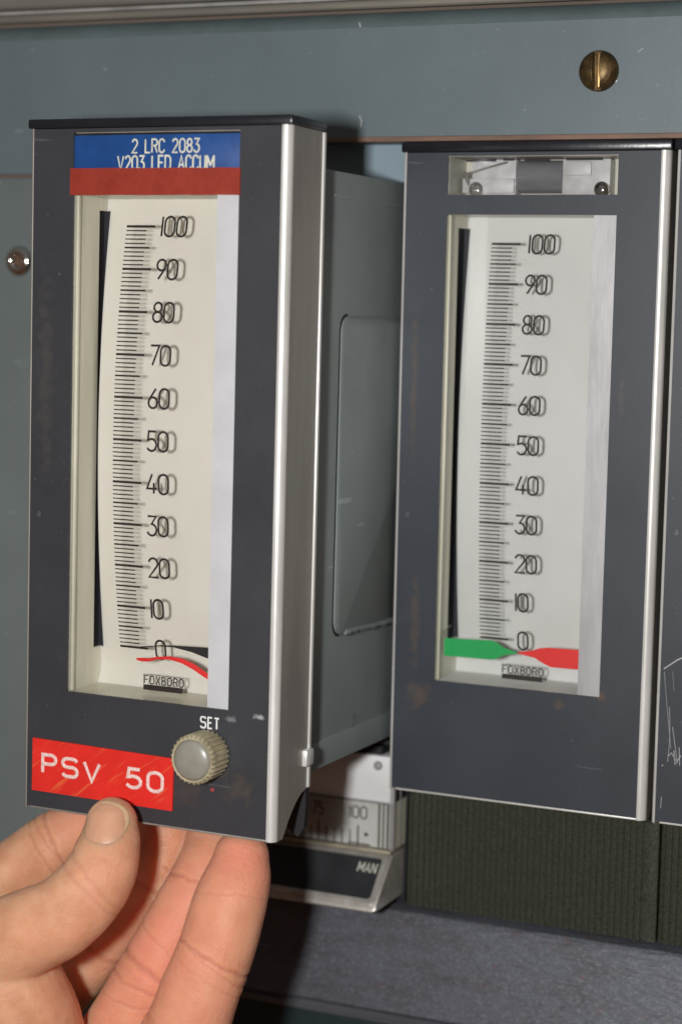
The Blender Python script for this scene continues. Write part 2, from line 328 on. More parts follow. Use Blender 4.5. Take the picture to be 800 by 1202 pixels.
# ------------------------------------------------------------------ a vertical panel meter
W, H = 70.0, 166.9
U0, U1, V0, V1, VC, VA = 12.26, 57.06, -136.6, -15.75, -10.8, -0.95
ZM, ZH = -74.0, 52.0
def bow(z, amp): return amp*max(-0.5, 1-((z-ZM)/ZH)**2)
def yback(z):       # the side walls are cut back in a hollow curve near the bottom
    if z > -157.2: return 17.0
    t = (-157.2-z)/(H-157.2); return 17-12.5*(t**0.55 if t < 1 else 1)

def make_meter(loc, rot, kind):
    g = empty('panel_meter', loc, rot)
    amp = 5.0 if kind == 'left' else 4.0
    face = {'left': m_face_left, 'mid': m_face_worn, 'right': m_face_scuffed}[kind]
    # front plate with the two openings
    mb = MB().gridplate([.8,U0,U1,W-1.6], [-H+0.5,V0,V1,VC,VA,-0.15], lambda i,j: i == 1 and j in (1,3), 0.1, 1.0); mb.build('face_plate', face, g)
    # side walls
    zs = [-0.1,-40,-80,-120,-150,-157.2]+[-157.2-(H-157.2)*t for t in (.06,.14,.25,.4,.55,.7,.85,1)]
    for sgn in (0, 1):
        X = lambda u: u if sgn == 0 else W-u
        mb = MB(); mb.sections([[(X(0),yback(z),z),(X(0),1.8,z),(X(1.5),1.8,z),(X(1.5),yback(z),z)] for z in zs]); mb.build('side_wall', m_shell, g)
        q_ = 1.0 if sgn else .45
        X = (lambda u: W-u) if sgn else (lambda u: u*q_)
        mb = MB(); mb.sections([[(X(0.02),1.75,z),(X(0),1.45,z),(X(.25),.8,z),(X(.75),.25,z),(X(1.35),.02,z),(X(1.9),-0.05,z),(X(2.2),0.06,z),(X(2.2),1.7,z)] for z in (-0.05,-60,-110,-H)]); mb.build('corner_trim', m_trim if (sgn or kind != 'left') else m_shell, g)
        X = lambda u: u if sgn == 0 else W-u
        mb = MB().box(min(X(-.5),X(.9)), max(X(-.5),X(.9)), 17.03, 18.3, -157.0, -0.2, .25)
        if sgn: mb.add([],[]); 
        mb.build('rear_flange', m_trim, g)
    MB().box(2.2, W-2.2, 0.0, 1.1, -H, -H+.48, .12).box(2.2, W-2.2, 1.1, 4.4, -H, -H+.9).build('bottom_trim', m_trim if kind != 'left' else m_shell, g)
    MB().box(2.2, W-2.2, 1.2, 17, -1.2, -0.12).build('top_wall', m_shell, g)
    MB().box(-0.5, W+0.5, -0.5, 18.4, -0.05, 2.2 if kind == 'left' else 2.6, .5).build('top_cap', m_cap, g)
    # recess behind the main window: side, top and bottom linings, the left one slotted for the pointer arm
    mb = MB(); sl = 12.2 if kind == 'left' else 9.0
    mb.box(U0-1.0, U0, 1.02, sl, V0-.9, V1+.9)
    mb.box(U0-1.0, U0, sl, 16.5, -18.8, V1+.9); mb.box(U0-1.0, U0, sl, 16.5, V0-.9, -127.4)
    mb.box(U1, U1+1.0, 1.02, 16.5, V0-.9, V1+.9); mb.box(U0, U1, 1.02, 16.5, V1, V1+.9)
    mb.build('window_lining', m_cream, g)
    MB().box(U0-.9, U1+.9, 1.02, 16.6, V0-.9, V0-.01).build('window_floor', m_cream if kind == 'left' else m_card, g)
    MB().box(U0-2.0, U0-1.1, 7.0, 16, -130, -17).build('pointer_slot', m_slot, g)  # shallow box, its near-black colour carries the shade inside the slot
    # curved white card behind
    mb = MB(); rows = []; nt_ = 1.1 if kind == 'left' else 0.8       # the card is notched along the slot
    zz = sorted([V0+(V1-V0)*i/40 for i in range(41)]+[-127.4,-127.38,-18.8,-18.78])
    for z in zz:
        y = min(15.9, 15.0-bow(z, amp-1.2 if kind == 'left' else amp)); ul = U0+(nt_ if -127.39 < z < -18.79 else .02)
        if kind == 'left' and z < -131: y -= (-131-z)**2*.05
        rows.append([(ul, y, z), (U1-.02, y, z), (U1-.02, y+.5, z), (ul, y+.5, z)])
    mb.sections(rows); mb.build('scale_card', m_cardL if kind == 'left' else m_card, g, 20)
    MB().box(U0-1.9, U0+4, 16.55, 16.75, -128, -18).build('slot_dark_sheet', m_slot, g)  # black sheet standing in for the dark space behind the slot
    # print on the clear front scale: ticks, figures, name block
    yp = lambda z: 6.9-bow(z, amp)
    put = lambda x, z, o: (x, yp(z)-o, z)
    mb = MB(); t0 = 22.3 if kind != 'left' else 23.3
    for k in range(101):
        z = -22.9-(k)*1.0224; v = 100-k
        if v % 10 == 0: L_, wd = 7.9, .56
        elif v % 5 == 0: L_, wd = 6.9, .42
        else: L_, wd = 5.6, .29
        ribbon(mb, [(t0,z),(t0+L_,z)], wd, put)
    for v in range(0, 101, 10):
        z = -22.9-(100-v)*1.0224; s = str(v); h = 4.7
        x = t0+(9.5 if kind == 'left' else 9.9)
        if v == 0: x += .6
        if v == 100: x += .2
        zt = z+h/2+(0.0)
        write(mb, s, x, 0, zt, zt-h, .54, put, gap=.13 if v == 100 else .10, fit=False)
    mb.build('scale_figures', m_ink, g)
    if kind != 'right' or True:
        # small name block: outlined letters on a bar
        x0, x1, zt = (28.4, 39.5, -132.0) if kind != 'left' else (29.4, 40.4, -131.9)
        yb = yp(-133)-.05; pt = lambda x, z, o: (x, yb-.06-o, z)
        nb = MB(); nb.box(x0-.1, x1-.2, yb-.3, yb-.2, zt-3.7, zt-2.4)
        write(nb, 'FOXBORO', x0+.1, x1, zt-.25, zt-2.15, .28, pt, gap=.26)
        for a, b in (((x0-.2,zt+.1),(x1+.3,zt+.1)), ((x0-.2,zt-2.35),(x0-.2,zt+.1))): ribbon(nb, [a,b], .14, pt)
        nb.build('name_block', m_ink, g)
    # small dents and old marks on the flank
    # silvered strip along the right of the window, and the clear window itself
    MB().box(51.1, U1-.02, .75, 1.3, V0+.05, V1-.05).build('reflector_strip', m_stripL if kind == 'left' else m_strip, g)
    MB().box(U0+.02, 51.05, .7, .9, V0+.05, V1-.05).build('window_pane', m_lens, g)
    # clear moulded rib down the left of the window
    MB().box(U0+.05, U0+.75, 1.6, 2.6, V0+.1, V1-.1, .2).build('pane_rib', m_cream, g)
    # housing behind the bezel
    mb = MB().box(4, 67.4, 16.9, 128, -153.2, -8.0, .7).box(3.4, 67.8, 16.9, 128, -154.9, -148.0, .3); case = mb.build('case', m_case, g)
    rr = [];   # raised cover on the flank, rounded corners
    for cx, cz, a0 in ((39.3,-47,90),(39.3,-118.6,180)):
        rr += [(cx+4*math.cos(math.radians(a0+90*i/8)), cz+4*math.sin(math.radians(a0+90*i/8))) for i in range(9)]
    rr += [(112,-122.6),(112,-43)]
    cy = sum(p[0] for p in rr)/len(rr); cz = sum(p[1] for p in rr)/len(rr)
    sh = lambda p, d: (p[0]+(d if p[0] < 80 else -d), p[1]+(d if p[1] < -80 else -d))
    mb = MB(); mb.sections([[(67.3,p[0],p[1]) for p in rr], [(67.9,p[0],p[1]) for p in rr], [(68.3,*sh(p,.5)) for p in rr]]); cov = mb.build('side_cover', m_case, g, 50)
    ring = MB(); ring.sections([[(67.42,*sh(p,d)) for d in (-.55,-.02)]+[(67.52,*sh(p,-.02)),(67.52,*sh(p,-.55))] for p in rr[:18]]); ring.build('cover_gap', m_black, g)
    bd = MB(); pts = []; rs = []
    for i in range(46):
        y = 41+i*1.45; pts.append((68.2, y, -122.2-0.03*(y-41)+.35*noise.noise(Vector((y*.3,3,1))))); rs.append(.85+.5*noise.noise(Vector((y*.55,1,7))))
    bd.tube(pts, rs, 8); bd.build('rough_seam', m_case, g)
    MB().box(3.4, 67.65, 30, 128, -14.3, -13.7, .1).build('case_seam', m_case, g)
    if kind == 'left':
        # red pointer hanging bent, black strip standing in for the torn card's dark gap
        def bent(top, bot, m, name, y):
            mb = MB(); mb.sections([[(a[0],y-a[2],a[1]),(b[0],y-a[2],b[1]),(b[0],y-a[2]+.25,b[1]),(a[0],y-a[2]+.25,a[1])] for a, b in zip(top,bot)]); return mb.build(name, m, g, 60)
        bent([(28.4,-127.6,0),(30,-127.4,.1),(32,-127.3,.2),(34.3,-126.7,.4),(38,-126.2,.6),(41.4,-126.4,.6),(44.5,-127.4,.4),(47,-128.8,.2),(51.2,-131.2,0)],
             [(28.4,-128.1,0),(30,-128.3,.1),(32,-128.1,.2),(34.3,-127.3,.4),(38,-127.0,.6),(41.4,-127.6,.6),(44.5,-128.9,.4),(47,-130.3,.2),(51.2,-132.2,0)], m_red, 'red_pointer', 6)
        bent([(26,-125.3,0),(34.3,-124.05,0),(38,-123.8,0),(43,-123.6,0),(51.3,-123.3,0)], [(26,-125.5,0),(34.3,-124.3,0),(38,-124.2,0),(43,-124.9,0),(51.3,-127.0,0)], m_black, 'card_gap_strip', 7)
        MB().box(U0+.01, U1-.02, .35, .9, -9.9, -1.75, .1).build('blue_label', m_bluelab, g)
        lab = MB(); pt = lambda x, z, o: (x, .32-o, z)
        write(lab, '2 LRC 2083', 28.3, 46.3, -2.9, -6.0, .42, pt, gap=.2)
        write(lab, 'V203 LFD ACCUM', 24.4, 50.2, -6.75, -10.0, .46, pt, gap=.2)
        lab.build('label_lettering', m_text, g)
        mb = MB(); n = 16; ro = []
        for i in range(n+1):
            u = 11.7+(57.5-11.7)*i/n; d = .12*noise.noise(Vector((u*.2,5,2)))
            ro.append([(u,-.45,-9.5+d-.003*u),(u,-.55,-12.5),(u,-.45,-15.9+d*.8),(u,.05,-15.9+d*.8),(u,.05,-9.5+d-.003*u)])
        mb.sections(ro); mb.build('red_tape', m_tape, g); 
        # embossed red label
        lb = MB().prism([(2.9,-149.1),(42.9,-149.75),(42.7,-162.6),(2.8,-162.3)], 'y', -.45, .08); L1 = lb.build('red_label', m_label, g)
        em = MB(); pt = lambda x, z, o: (x, -.46-o, z)
        for c, xa, xb, zt, zb in (('P',5.9,9.7,-153.0,-157.4),('S',11.7,15.9,-153.25,-157.7),('V',17.9,22.3,-153.5,-158.1),('5',30.0,34.0,-153.6,-158.2),('0',35.9,39.9,-153.8,-158.4)):
            wc, sts = G[c]
            for st in sts: ribbon(em, [(xa+px/wc*(xb-xa), zb+py*(zt-zb)) for px, py in st], .92, pt, .22)
        em.build('embossed_letters', m_emb, L1)
        # knob: knurled skirt with a domed cap
        kn = MB(); kn.lathe(52.2, -147.5, [(0.5,-.3),(5.0,-.3),(5.9,-.6),(6.0,-7.2),(5.9,-7.9),(5.3,-8.4),(4.9,-8.3),(4.8,-7.8)], 116, 5.5, .5); K = kn.build('set_knob', m_knob, g, 30)
        dm = MB(); dm.lathe(52.2, -147.5, [(4.85,-7.6),(4.8,-8.3),(4.2,-8.75),(3.1,-9.1),(1.8,-9.3),(.4,-9.35)], 48); dm.build('knob_cap', m_knobcap, K, 60)
        st = MB(); write(st, 'SET', 49.8, 54.7, -138.8, -141.4, .40, lambda x,z,o: (x,.05-o,z), gap=.3); st.build('set_lettering', m_white, g)
        # latch tongue behind the lower corner and its rivet
        MB().prism([(63.2,-163.5),(65.5,-159.5),(68.0,-157.2),(69.6,-156.0),(69.7,-162),(69.4,-167),(67.8,-169.6),(66,-168.6),(64,-166.5)], 'y', 17.4, 19.2).build('latch_tongue', m_black, g)
        MB().lathe(0,0,[(0.01,0)],3) if False else None
        cl = MB(); cl.box(69.2, 71.3, 14.2, 18.6, -151.5, -147.2, .7); cl.build('side_clip', m_trim, g)
    else:
        def flag(poly, m, name, y=3.4):
            return MB().prism(poly, 'y', y, y+.3).build(name, m, g)
        gp = flag([(13.6,-125.7),(26.9,-125.2),(28.3,-125.7),(30.2,-126.8),(33.6,-127.6),(33.6,-128.0),(30.2,-128.7),(28.3,-129.8),(27.0,-130.2),(13.6,-130.4)], m_green, 'green_pointer')
        flag([(34.0,-127.6),(37.5,-126.9),(40,-126.0),(42.3,-125.7),(52,-125.5),(52,-130.6),(43,-130.7),(41,-130.0),(38.5,-128.7),(34.0,-128.0)], m_red, 'red_pointer', 3.6)
        MB().tube([(13.7,3.6,-125.9),(12.6,6,-124.6),(12.0,9,-124),(11.3,14,-124)], .22, 6).build('pointer_arm', m_shell, gp)
        # upper opening: clear lamp-like moulding, white blocks, two screws, bent wire
        MB().box(U0-1.5, U1+1.5, 13.5, 14.2, VC-1, VA+.4).build('opening_back', m_cream, g)
        MB().box(U0-.8, U0+0.05, 1.02, 13.4, VC-1, VA+.3).box(U1-.05, U1+.8, 1.02, 13.4, VC-1, VA+.3).box(U0, U1, 1.02, 13.4, VC-.8, VC).build('opening_lining', m_cream, g)
        MB().box(15.5, 27.4, 9.2, 13.4, -11, -1.3, .3).box(39.8, 52.4, 9.2, 13.4, -11, -1.3, .3).box(13.2,27.2,8.4,9.3,-9.9,-6.2,.2).box(40.1,47.5,8.6,9.3,-5.5,-2,.2).build('white_block', mat('dusty_white_block',(0.56,0.56,0.545,1),.4,0,.10,160,.1,900,dust=.3), g)
        cy_ = MB(); rg = []
        for i in range(13):
            a = math.pi*i/12; rg.append([(x, 13.0-3.6*math.sin(a), -5.6+4.2*math.cos(a)) for x in (27.6,39.7)]+[(x, 13.3, -5.6+4.2*math.cos(a)) for x in (39.7,27.6)])
        cy_.sections(rg); cy_.build('smoked_roller', mat('smoked_plastic',(0.20,0.205,0.215,1),.14,.1,.08,90,.0,1,(1,1,4)), g)
        MB().box(14,22,8.6,9.0,-1.9,-1.35).box(24,27,8.6,9,-1.7,-1.3).box(30,36,8.0,8.4,-2.0,-1.5).box(41,50.5,8.2,8.5,-1.75,-1.35).build('dark_shim', m_black, g)
        for x in (17.2, 50.6):
            sc = MB().lathe(x, -9.0, [(0.3,8.5),(1.9,8.5),(1.9,7.6),(1.4,7.1),(.4,6.9)], 24).build('small_screw', m_steel, g)
            MB().box(x-1.3, x+1.3, 6.75, 7.0, -9.2, -8.8).build('screw_slot', m_black, sc)
        MB().tube([(25.5,7.2,-2.2),(20,7.2,-3.6),(15.6,7.2,-4.9),(14.6,7.2,-5.6)], [.25,.25,.3,.5], 6).tube([(14.2,7.2,-4.6),(14.9,7.2,-6.4),(15.3,7.2,-8)], [.5,.55,.15], 6).build('bent_wire', m_shell, g)
        MB().box(U0+.03, U1-.03, .7, .95, VC-.2, VA-.02).build('upper_pane', clear('upper_window_clear',(.985,.985,.99,1),.06,1.3), g)
    if kind == 'right':
        sc = MB(); pt = lambda x, z, o: (x, .06-o, z)
        for pl, wd in (([(1.8,-127.6),(3.5,-126.3),(5.2,-125.0),(9,-123)], .4), ([(2.0,-128.3),(2.5,-133),(3.2,-138.5),(4.4,-147.5)], .13), ([(3.6,-137),(3.9,-141),(4.0,-146),(3.7,-151)], .16), ([(4.6,-142),(5.3,-146),(6.2,-151)], .2),
                       ([(5.2,-148),(5.6,-151.5),(7,-149)], .35), ([(2.3,-152),(2.6,-152.1)], .5), ([(3.9,-149.5),(4.6,-148.6),(5.9,-150.5)], .25), ([(6.5,-147),(6.8,-151.6)], .25), ([(2.4,-163),(2.5,-160)], .2), ([(4.1,-128),(4.6,-133)], .08)):
            ribbon(sc, pl, wd*.75, pt)
        sc.build('scratch_marks', m_strip, g)
    return g
gL = make_meter((-70.595, -64.97, 1.459), (-0.0106, 0, -0.0118), 'left')
tag(gL, 'black faced meter pulled out of the panel, with red PSV 50 label and beige knob', 'meter', 'vertical panel meters')
gM = make_meter((0,0,0), (0,0,0), 'mid')
tag(gM, 'vertical meter seated in the panel with green and red pointers meeting at zero', 'meter', 'vertical panel meters')
gR = make_meter((71.6,0,0), (0,0,0), 'right')
tag(gR, 'scratched dark meter cut off by the right edge of the photo', 'meter', 'vertical panel meters')

# ------------------------------------------------------------------ the panel they sit in
st = lambda o: tag(o, kind='structure')
st(MB().gridplate([-420,-74,420], [-5.0,4.05,31.8], lambda i,j: i == 1 and j == 0, 0.0, 3.0).build('panel_wall', m_panel))
mb = MB(); rg = []
for z, y in ((31.82,0.02),(32.8,.25),(34,.9),(35.2,2.0),(36,3.5)): rg.append([(-420,y,z),(420,y,z),(420,y+3,z),(-420,y+3,z)])
mb.sections(rg); st(mb.build('panel_wall_bend', mat('shaded_panel_bend',(0.105,0.14,0.145,1),.5,0,.1,30), None, 80))  # darker than the panel paint: the bend's shading is put into the colour
st(MB().box(-72.5, 420, -.15, 9.5, 2.75, 4.02, .15).build('panel_lip', m_lip))
st(MB().box(-420, -74.0, 1.6, 4.6, -320, -5.9, .3).build('side_panel', m_panelL))
st(MB().box(-73.5, -1.2, 12, 14, -6.9, 6).build('panel_header', m_header))
# inside of the cabinet
st(MB().box(-80,300,150,152,-260,20).box(-80,300,14.1,150,6.1,8).box(-80,300,40,150,-207,-205).box(-80,-76,14,150,-205,6).build('cabinet_interior', m_black))
t = MB(); pt = lambda x, z, o: (x, -.03-o, z)
for pl, wd in (([(-13.2,34-.8),(-12.8,32.0)], .5), ([(-12.6,9.5),(-11.9,8.2),(-12.1,6.6)], .45), ([(55.2,17.4),(55.9,16.5)], .5), ([(61,23.5),(62.2,24.4)], .2)):
    ribbon(t, pl, wd, pt)
o = t.build('panel_chips', m_strip, bpy.data.objects['panel_wall'])
# moulding across the top
t = empty('top_moulding', (0,0,36))
tag(t, 'grey brown moulding with silver bead along the top of the panel', 'moulding')
mb = MB().prism([(2.5,.6),(-2.0,.3),(-2.6,.7),(-2.9,1.6),(-2.6,2.2),(-1.2,2.3),(4,2.3)], 'x', -420, 420); mb.build('lower_rail', m_trimtop, t)
mb = MB().prism([(-1,2.5),(-3.0,2.5),(-3.3,3.0),(-3.0,3.4),(-1,3.4)], 'x', -420, 420); mb.build('bead', m_silverline, t)
mb = MB().prism([(4,3.7),(-3.4,3.8),(-4.2,4.4),(-4.4,6),(-4.4,40),(4,40)], 'x', -420, 420); mb.build('upper_rail', mat('tan_rail',(0.20,0.19,0.165,1),.5,0,.15,40,.1,900,(.15,1,1)), t)
# brass slotted screw, and the chromed one by the left panel
t = empty('brass_screw', (51.4, 0, 19.2)); tag(t, 'dark brass slotted round-head screw above the seated meter', 'screw')
mb = MB(); rings = []
prof = [(5.0,-.02),(4.95,-.9),(4.6,-1.8),(3.9,-2.5),(2.8,-3.05),(1.5,-3.35)]
mb.lathe(0,0,prof+[(0.2,-3.4)],48); hd = mb.build('screw_head', m_brass, t, 60)
bpy.context.view_layer.update()
bm = bmesh.new(); bm.from_mesh(hd.data)      # cut the slot: everything near the centre line is pushed in
bmesh.ops.subdivide_edges(bm, edges=bm.edges[:], cuts=2, use_grid_fill=True)
for xx in (-.92,-.8,.8,.92): bmesh.ops.bisect_plane(bm, geom=bm.verts[:]+bm.edges[:]+bm.faces[:], plane_co=(xx*S,0,0), plane_no=(1,0,.03))
for v in bm.verts:
    if abs(v.co.x+.03*v.co.z) < .86*S: v.co.y = max(v.co.y, -1.2*S)
bm.to_mesh(hd.data); bm.free()
MB().box(.05,.83,-2.3,-1.1,-4.2,4.2,.2).build('slot_lit_side', m_brassslot, hd)  # bright strip paints the lit right side of the slot
t = empty('chrome_screw', (-116.8, 1.6, -29.2)); tag(t, 'chromed recessed-head screw in the left side panel beside the pulled-out meter', 'screw')
mb = MB(); mb.lathe(0,0,[(4.3,-.02),(4.3,-.8),(3.9,-1.6),(3.2,-2.1),(2.3,-2.3),(1.8,-2.0),(1.5,-1.0),(.2,-.9)],32); hd = mb.build('screw_head', m_steel, t, 50)
mb = MB()
for a in (30, 120):
    c, s_ = math.cos(math.radians(a)), math.sin(math.radians(a))
    mb.prism([( 1.7*c-.45*s_, 1.7*s_+.45*c),(-1.7*c-.45*s_,-1.7*s_+.45*c),(-1.7*c+.45*s_,-1.7*s_-.45*c),(1.7*c+.45*s_,1.7*s_-.45*c)], 'y', -1.25-(a > 90)*.02, -.9)
mb.build('cross_recess', m_rust, hd)

# ribbed covers under the seated meters
def ribbed(x0, x1, label):
    prof = []; x = x0+1.0; p = 1.75
    prof.append((x0, 17.0)); prof.append((x0+.8, 16.6))
    while x+p < x1-1:
        prof += [(x, 16.75), (x+.22, 17.25), (x+.5, 17.25), (x+.72, 16.75), (x+1.4,16.6)]; x += p
    prof += [(x1-.8, 16.6), (x1, 17.0), (x1, 22), (x0, 22)]
    return tag(MB().prism(prof, 'z', -203.3, -155).build('ribbed_cover', m_rib), label, 'cover', 'ribbed covers under the meters')
ribbed(-0.5, 69.6, 'dark green ribbed cover below the meter with green and red pointers')
ribbed(70.3, 140, 'dark green ribbed cover below the scratched meter at the right edge')
# ledge below
mb = MB().prism([(17.6,-203.4),(13.5,-204.3),(12.8,-205.2),(11.8,-209.5),(11.0,-212),(6.5,-228.6),(5.6,-230.2),(6.8,-231.4),(30,-231.4),(30,-203.4)], 'x', -73.8, 420); st(mb.build('ledge', m_ledge, None, 25))
st(MB().prism([(7.6,-231.6),(6.4,-232.6),(6.9,-234.2),(9,-235),(30,-235),(30,-231.6)], 'x', -73.8, 420).build('ledge_edge', m_ledgeedge))
st(MB().box(-73.8, 420, 9.5, 12, -330, -235.2).build('lower_panel', m_teal))

# ------------------------------------------------------------------ manual station with its scale and handle
t = empty('manual_station', (-2, 8, -172)); tag(t, 'small white horizontal scale above a silver and black MAN handle, below the pulled-out meter', 'controller')
mv = Vector((2,-8,172))
def part(mb, name, m, p=t, ang=35):
    if p is t: mb.v = [(a+2, b-8, c+172) for a, b, c in mb.v]
    else: mb.v = [(a+2, b-8, c+172) for a, b, c in mb.v]
    return mb.build(name, m, p, ang)
part(MB().box(-68, -1.2, 17.3, 60, -203, -156, .3), 'body', m_black)
part(MB().box(-68, -2.6, 8.4, 17, -173.2, -160.6, .2), 'front_plate', m_plate)
part(MB().box(-68, -2.4, 8.9, 17, -186, -173.5), 'scale_card', m_plate)
sc = MB(); pt = lambda x, z, o: (x, 8.82-o, z)
for k in range(0, 21):
    x = -12.1-(20-k)*2.36*1.0; v = k*5
    big = v % 25 == 0
    ribbon(sc, [(x,-186),(x,-180.6 if big else -182.0)], .42 if big else .32, pt)
write(sc, '100', -14.6, -9.6, -175.3, -178.6, .36, pt, gap=.2)
write(sc, '75', -25.8, -22.6, -175.5, -179.0, .36, pt, gap=.2)
write(sc, '50', -37.6, -34.2, -175.5, -179.0, .36, pt, gap=.2)
sc.add([pt(-10.1,-182.2,0), pt(-10.1,-183.6,0), pt(-8.7,-182.9,0)], [[0,1,2]])
ribbon(sc, [(-60,-173.75),(-3,-173.75)], .25, pt); ribbon(sc, [(-15,-185.6),(-8.5,-185.7)], .35, pt)
part(sc, 'scale_print', m_ink)
part(MB().box(-68, -1.5, 7.4, 7.8, -186, -173.3, .1), 'scale_window', clear('station_window',(.93,.93,.92,1),.05,.8))
part(MB().box(-5.9,-5.5,7.9,8.7,-185.8,-173.6).box(-4.6,-4.3,7.9,8.7,-185.8,-173.6).box(-3.4,-2.9,7.9,8.7,-185.8,-173.6), 'window_rib', m_shell)
part(MB().box(-2.3,-1.3,7.9,9.2,-186,-161).box(-2.3,-1.3,12.5,13.2,-186,-161), 'end_post', m_strip)
part(MB().box(-2.2,-1.4,9.3,17,-173,-161), 'end_block', m_black)
part(MB().box(-2.2,-1.4,9.3,12.4,-186,-173.1).box(-2.2,-1.4,13.3,16.8,-186,-173.1), 'end_wall', m_cream)
for z in (-164,-169): part(MB().box(-1.5,-.9,12,13.2,z-.6,z+.6,.2), 'end_rivet', m_steel)
scr = MB().lathe(-6.3, -163.2, [(1.25,8.4),(1.25,7.8),(.9,7.4),(.1,7.3)], 24); part(scr, 'plate_screw', m_strip)
part(MB().box(-68, -1.6, 6.6, 17.3, -187.2, -186.1, .25), 'sill', mat('olive_sill',(0.30,0.27,0.20,1),.4,.2,.1,100))
part(MB().box(-68,-5.8,9.4,16,-160.5,-158.2).box(-68,-3,10,17,-157.6,-156.4), 'top_bracket', m_black)
# handle: wedge with a raised rim round a dark insert
prof = [(9.6,-187.6),(-1.6,-199.6),(-2.0,-200.6),(-1.4,-201.2),(17.2,-201.2),(17.2,-187.4),(10.3,-187.3)]
hb = MB(); rg = []
for x, k in ((-67,0),(-3.2,0),(-2.4,.25),(-2.0,.6)): rg.append([(x, p[0]+(k if p[0] < 5 else 0), p[1]+(k if p[1] < -195 else -k)) for p in prof])
hb.sections(rg); hd = part(hb, 'handle', m_handle, ang=40)
d = Vector((-1.6-9.6, -199.6+187.6)).normalized(); nrm = Vector((d.y, -d.x)); nrm = nrm if nrm.x < 0 else -nrm
def hp(x, s_, o): return (x, 9.6+d.x*s_+nrm.x*o, -187.6+d.y*s_+nrm.y*o)
LEN = Vector((11.2,12.0)).length
def rrect(x0, x1, s0, s1, r, o, n=6):
    pts = []
    for cx, cs, a0 in ((x1-r,s0+r,-90),(x1-r,s1-r,0),(x0+r,s1-r,90),(x0+r,s0+r,180)):
        pts += [hp(cx+r*math.cos(math.radians(a0+90*i/n)), cs+r*math.sin(math.radians(a0+90*i/n)), o) for i in range(n+1)]
    return pts
rim = MB(); rim.sections([rrect(-66.5,-2.7,.6,LEN-.3,1.2,-.3), rrect(-66.5,-2.7,.6,LEN-.3,1.2,.5), rrect(-66.2,-3.1,.9,LEN-.7,1.1,.7), rrect(-65.5,-4.1,1.9,LEN-2.0,1.0,.7), rrect(-65.3,-4.3,2.1,LEN-2.2,1.0,-.2)], caps=False)
part(rim, 'handle_rim', m_handle, ang=40)
ins = MB(); ins.sections([rrect(-65.4,-4.2,2.0,LEN-2.1,1.0,.02), rrect(-65.4,-4.2,2.0,LEN-2.1,1.0,.25)]); part(ins, 'handle_insert', m_insert)
ht = MB(); write(ht, 'MAN', -10.4, -5.2, -0.0, -2.9, .34, lambda x, z, o: hp(x, 3.6-z, .3+o), gap=.25); part(ht, 'handle_lettering', m_text)

# ------------------------------------------------------------------ the hand: lofted digits fused into one skin
def catmull(P, n):
    out = []; m_ = len(P)
    for i in range(m_-1):
        p0, p1, p2, p3 = P[max(i-1,0)], P[i], P[i+1], P[min(i+2,m_-1)]
        for k in range(n):
            t_ = k/n
            out.append([.5*((2*b)+(-a+c)*t_+(2*a-5*b+4*c-d_)*t_**2+(-a+3*b-3*c+d_)*t_**3) for a, b, c, d_ in zip(p0,p1,p2,p3)])
    out.append(list(P[-1])); return out
def digit(mb, st_, flat=(Vector((0,1,0)), 1.0)):
    # st_: (x,y,z,r); starts at a rounded tip; flat scales thickness along an axis
    P = catmull(st_, 8); V = [Vector(p[:3]) for p in P]; Rr = [p[3] for p in P]
    d0 = (V[1]-V[0]).normalized(); caps = []
    for a in (4, 18, 34, 52, 70): caps.append((V[0]-d0*Rr[0]*math.cos(math.radians(a)), Rr[0]*math.sin(math.radians(a))))
    stn = caps+list(zip(V,Rr)); d1 = (V[-1]-V[-2]).normalized()
    for a in (70, 52, 34, 18, 4): stn.append((V[-1]+d1*Rr[-1]*math.cos(math.radians(a)), Rr[-1]*math.sin(math.radians(a))))
    rings = []; n = 28; ref = None; cs = [s_[0] for s_ in stn]
    for i, (c, r) in enumerate(stn):
        dd = (cs[min(i+1,len(cs)-1)]-cs[max(i-1,0)]).normalized()
        if ref is None: ref = Vector((0,1,0))
        b = (ref-dd*ref.dot(dd)).normalized(); a = dd.cross(b); ref = b
        rings.append([c+a*r*math.cos(2*math.pi*j/n)+b*r*flat[1]*math.sin(2*math.pi*j/n) for j in range(n)])
    mb.sections(rings)
hand = MB()
thumb = [(-39.9,-75.6,-164.0,6.5),(-39.6,-77.5,-169.2,7.9),(-41.0,-80.5,-176.6,8.9),(-47.4,-84.5,-184.9,9.7),(-58.5,-87.0,-191.3,10.7),(-78.0,-86.0,-203.2,12.9)]
th = [(-69.3,-86.0,-197.1,12.0),(-62.8,-84.0,-206.6,14.0),(-65.3,-80.0,-219.2,18.8),(-74.8,-74.0,-241.7,21.4),(-80.1,-66.0,-273.0,25.2)]
f1 = [(-60.5,-39.2,-167.4,6.9),(-70.3,-41.0,-177.1,7.8),(-76.7,-44.0,-182.0,8.5),(-85.9,-48.0,-190.0,8.9),(-99.1,-54.0,-200.7,9.9),(-109.9,-56.0,-222.2,11.3),(-104.4,-56.0,-247.0,14.0)]
f2 = [(-44.8,-39.2,-164.6,7.1),(-43.5,-42.0,-175.1,7.6),(-44.8,-45.0,-182.4,7.8),(-51.6,-48.0,-193.7,8.1),(-62.9,-50.0,-209.1,8.6),(-76.5,-52.0,-226.0,9.8),(-85.6,-54.0,-248.9,13.0)]
f3 = [(-29.0,-39.5,-164.3,7.2),(-28.3,-43.0,-175.1,8.2),(-28.4,-48.0,-181.5,8.5),(-32.8,-53.0,-192.8,8.7),(-38.3,-58.0,-206.4,9.1),(-46.3,-60.0,-222.5,10.0),(-62.2,-58.0,-249.8,12.2)]
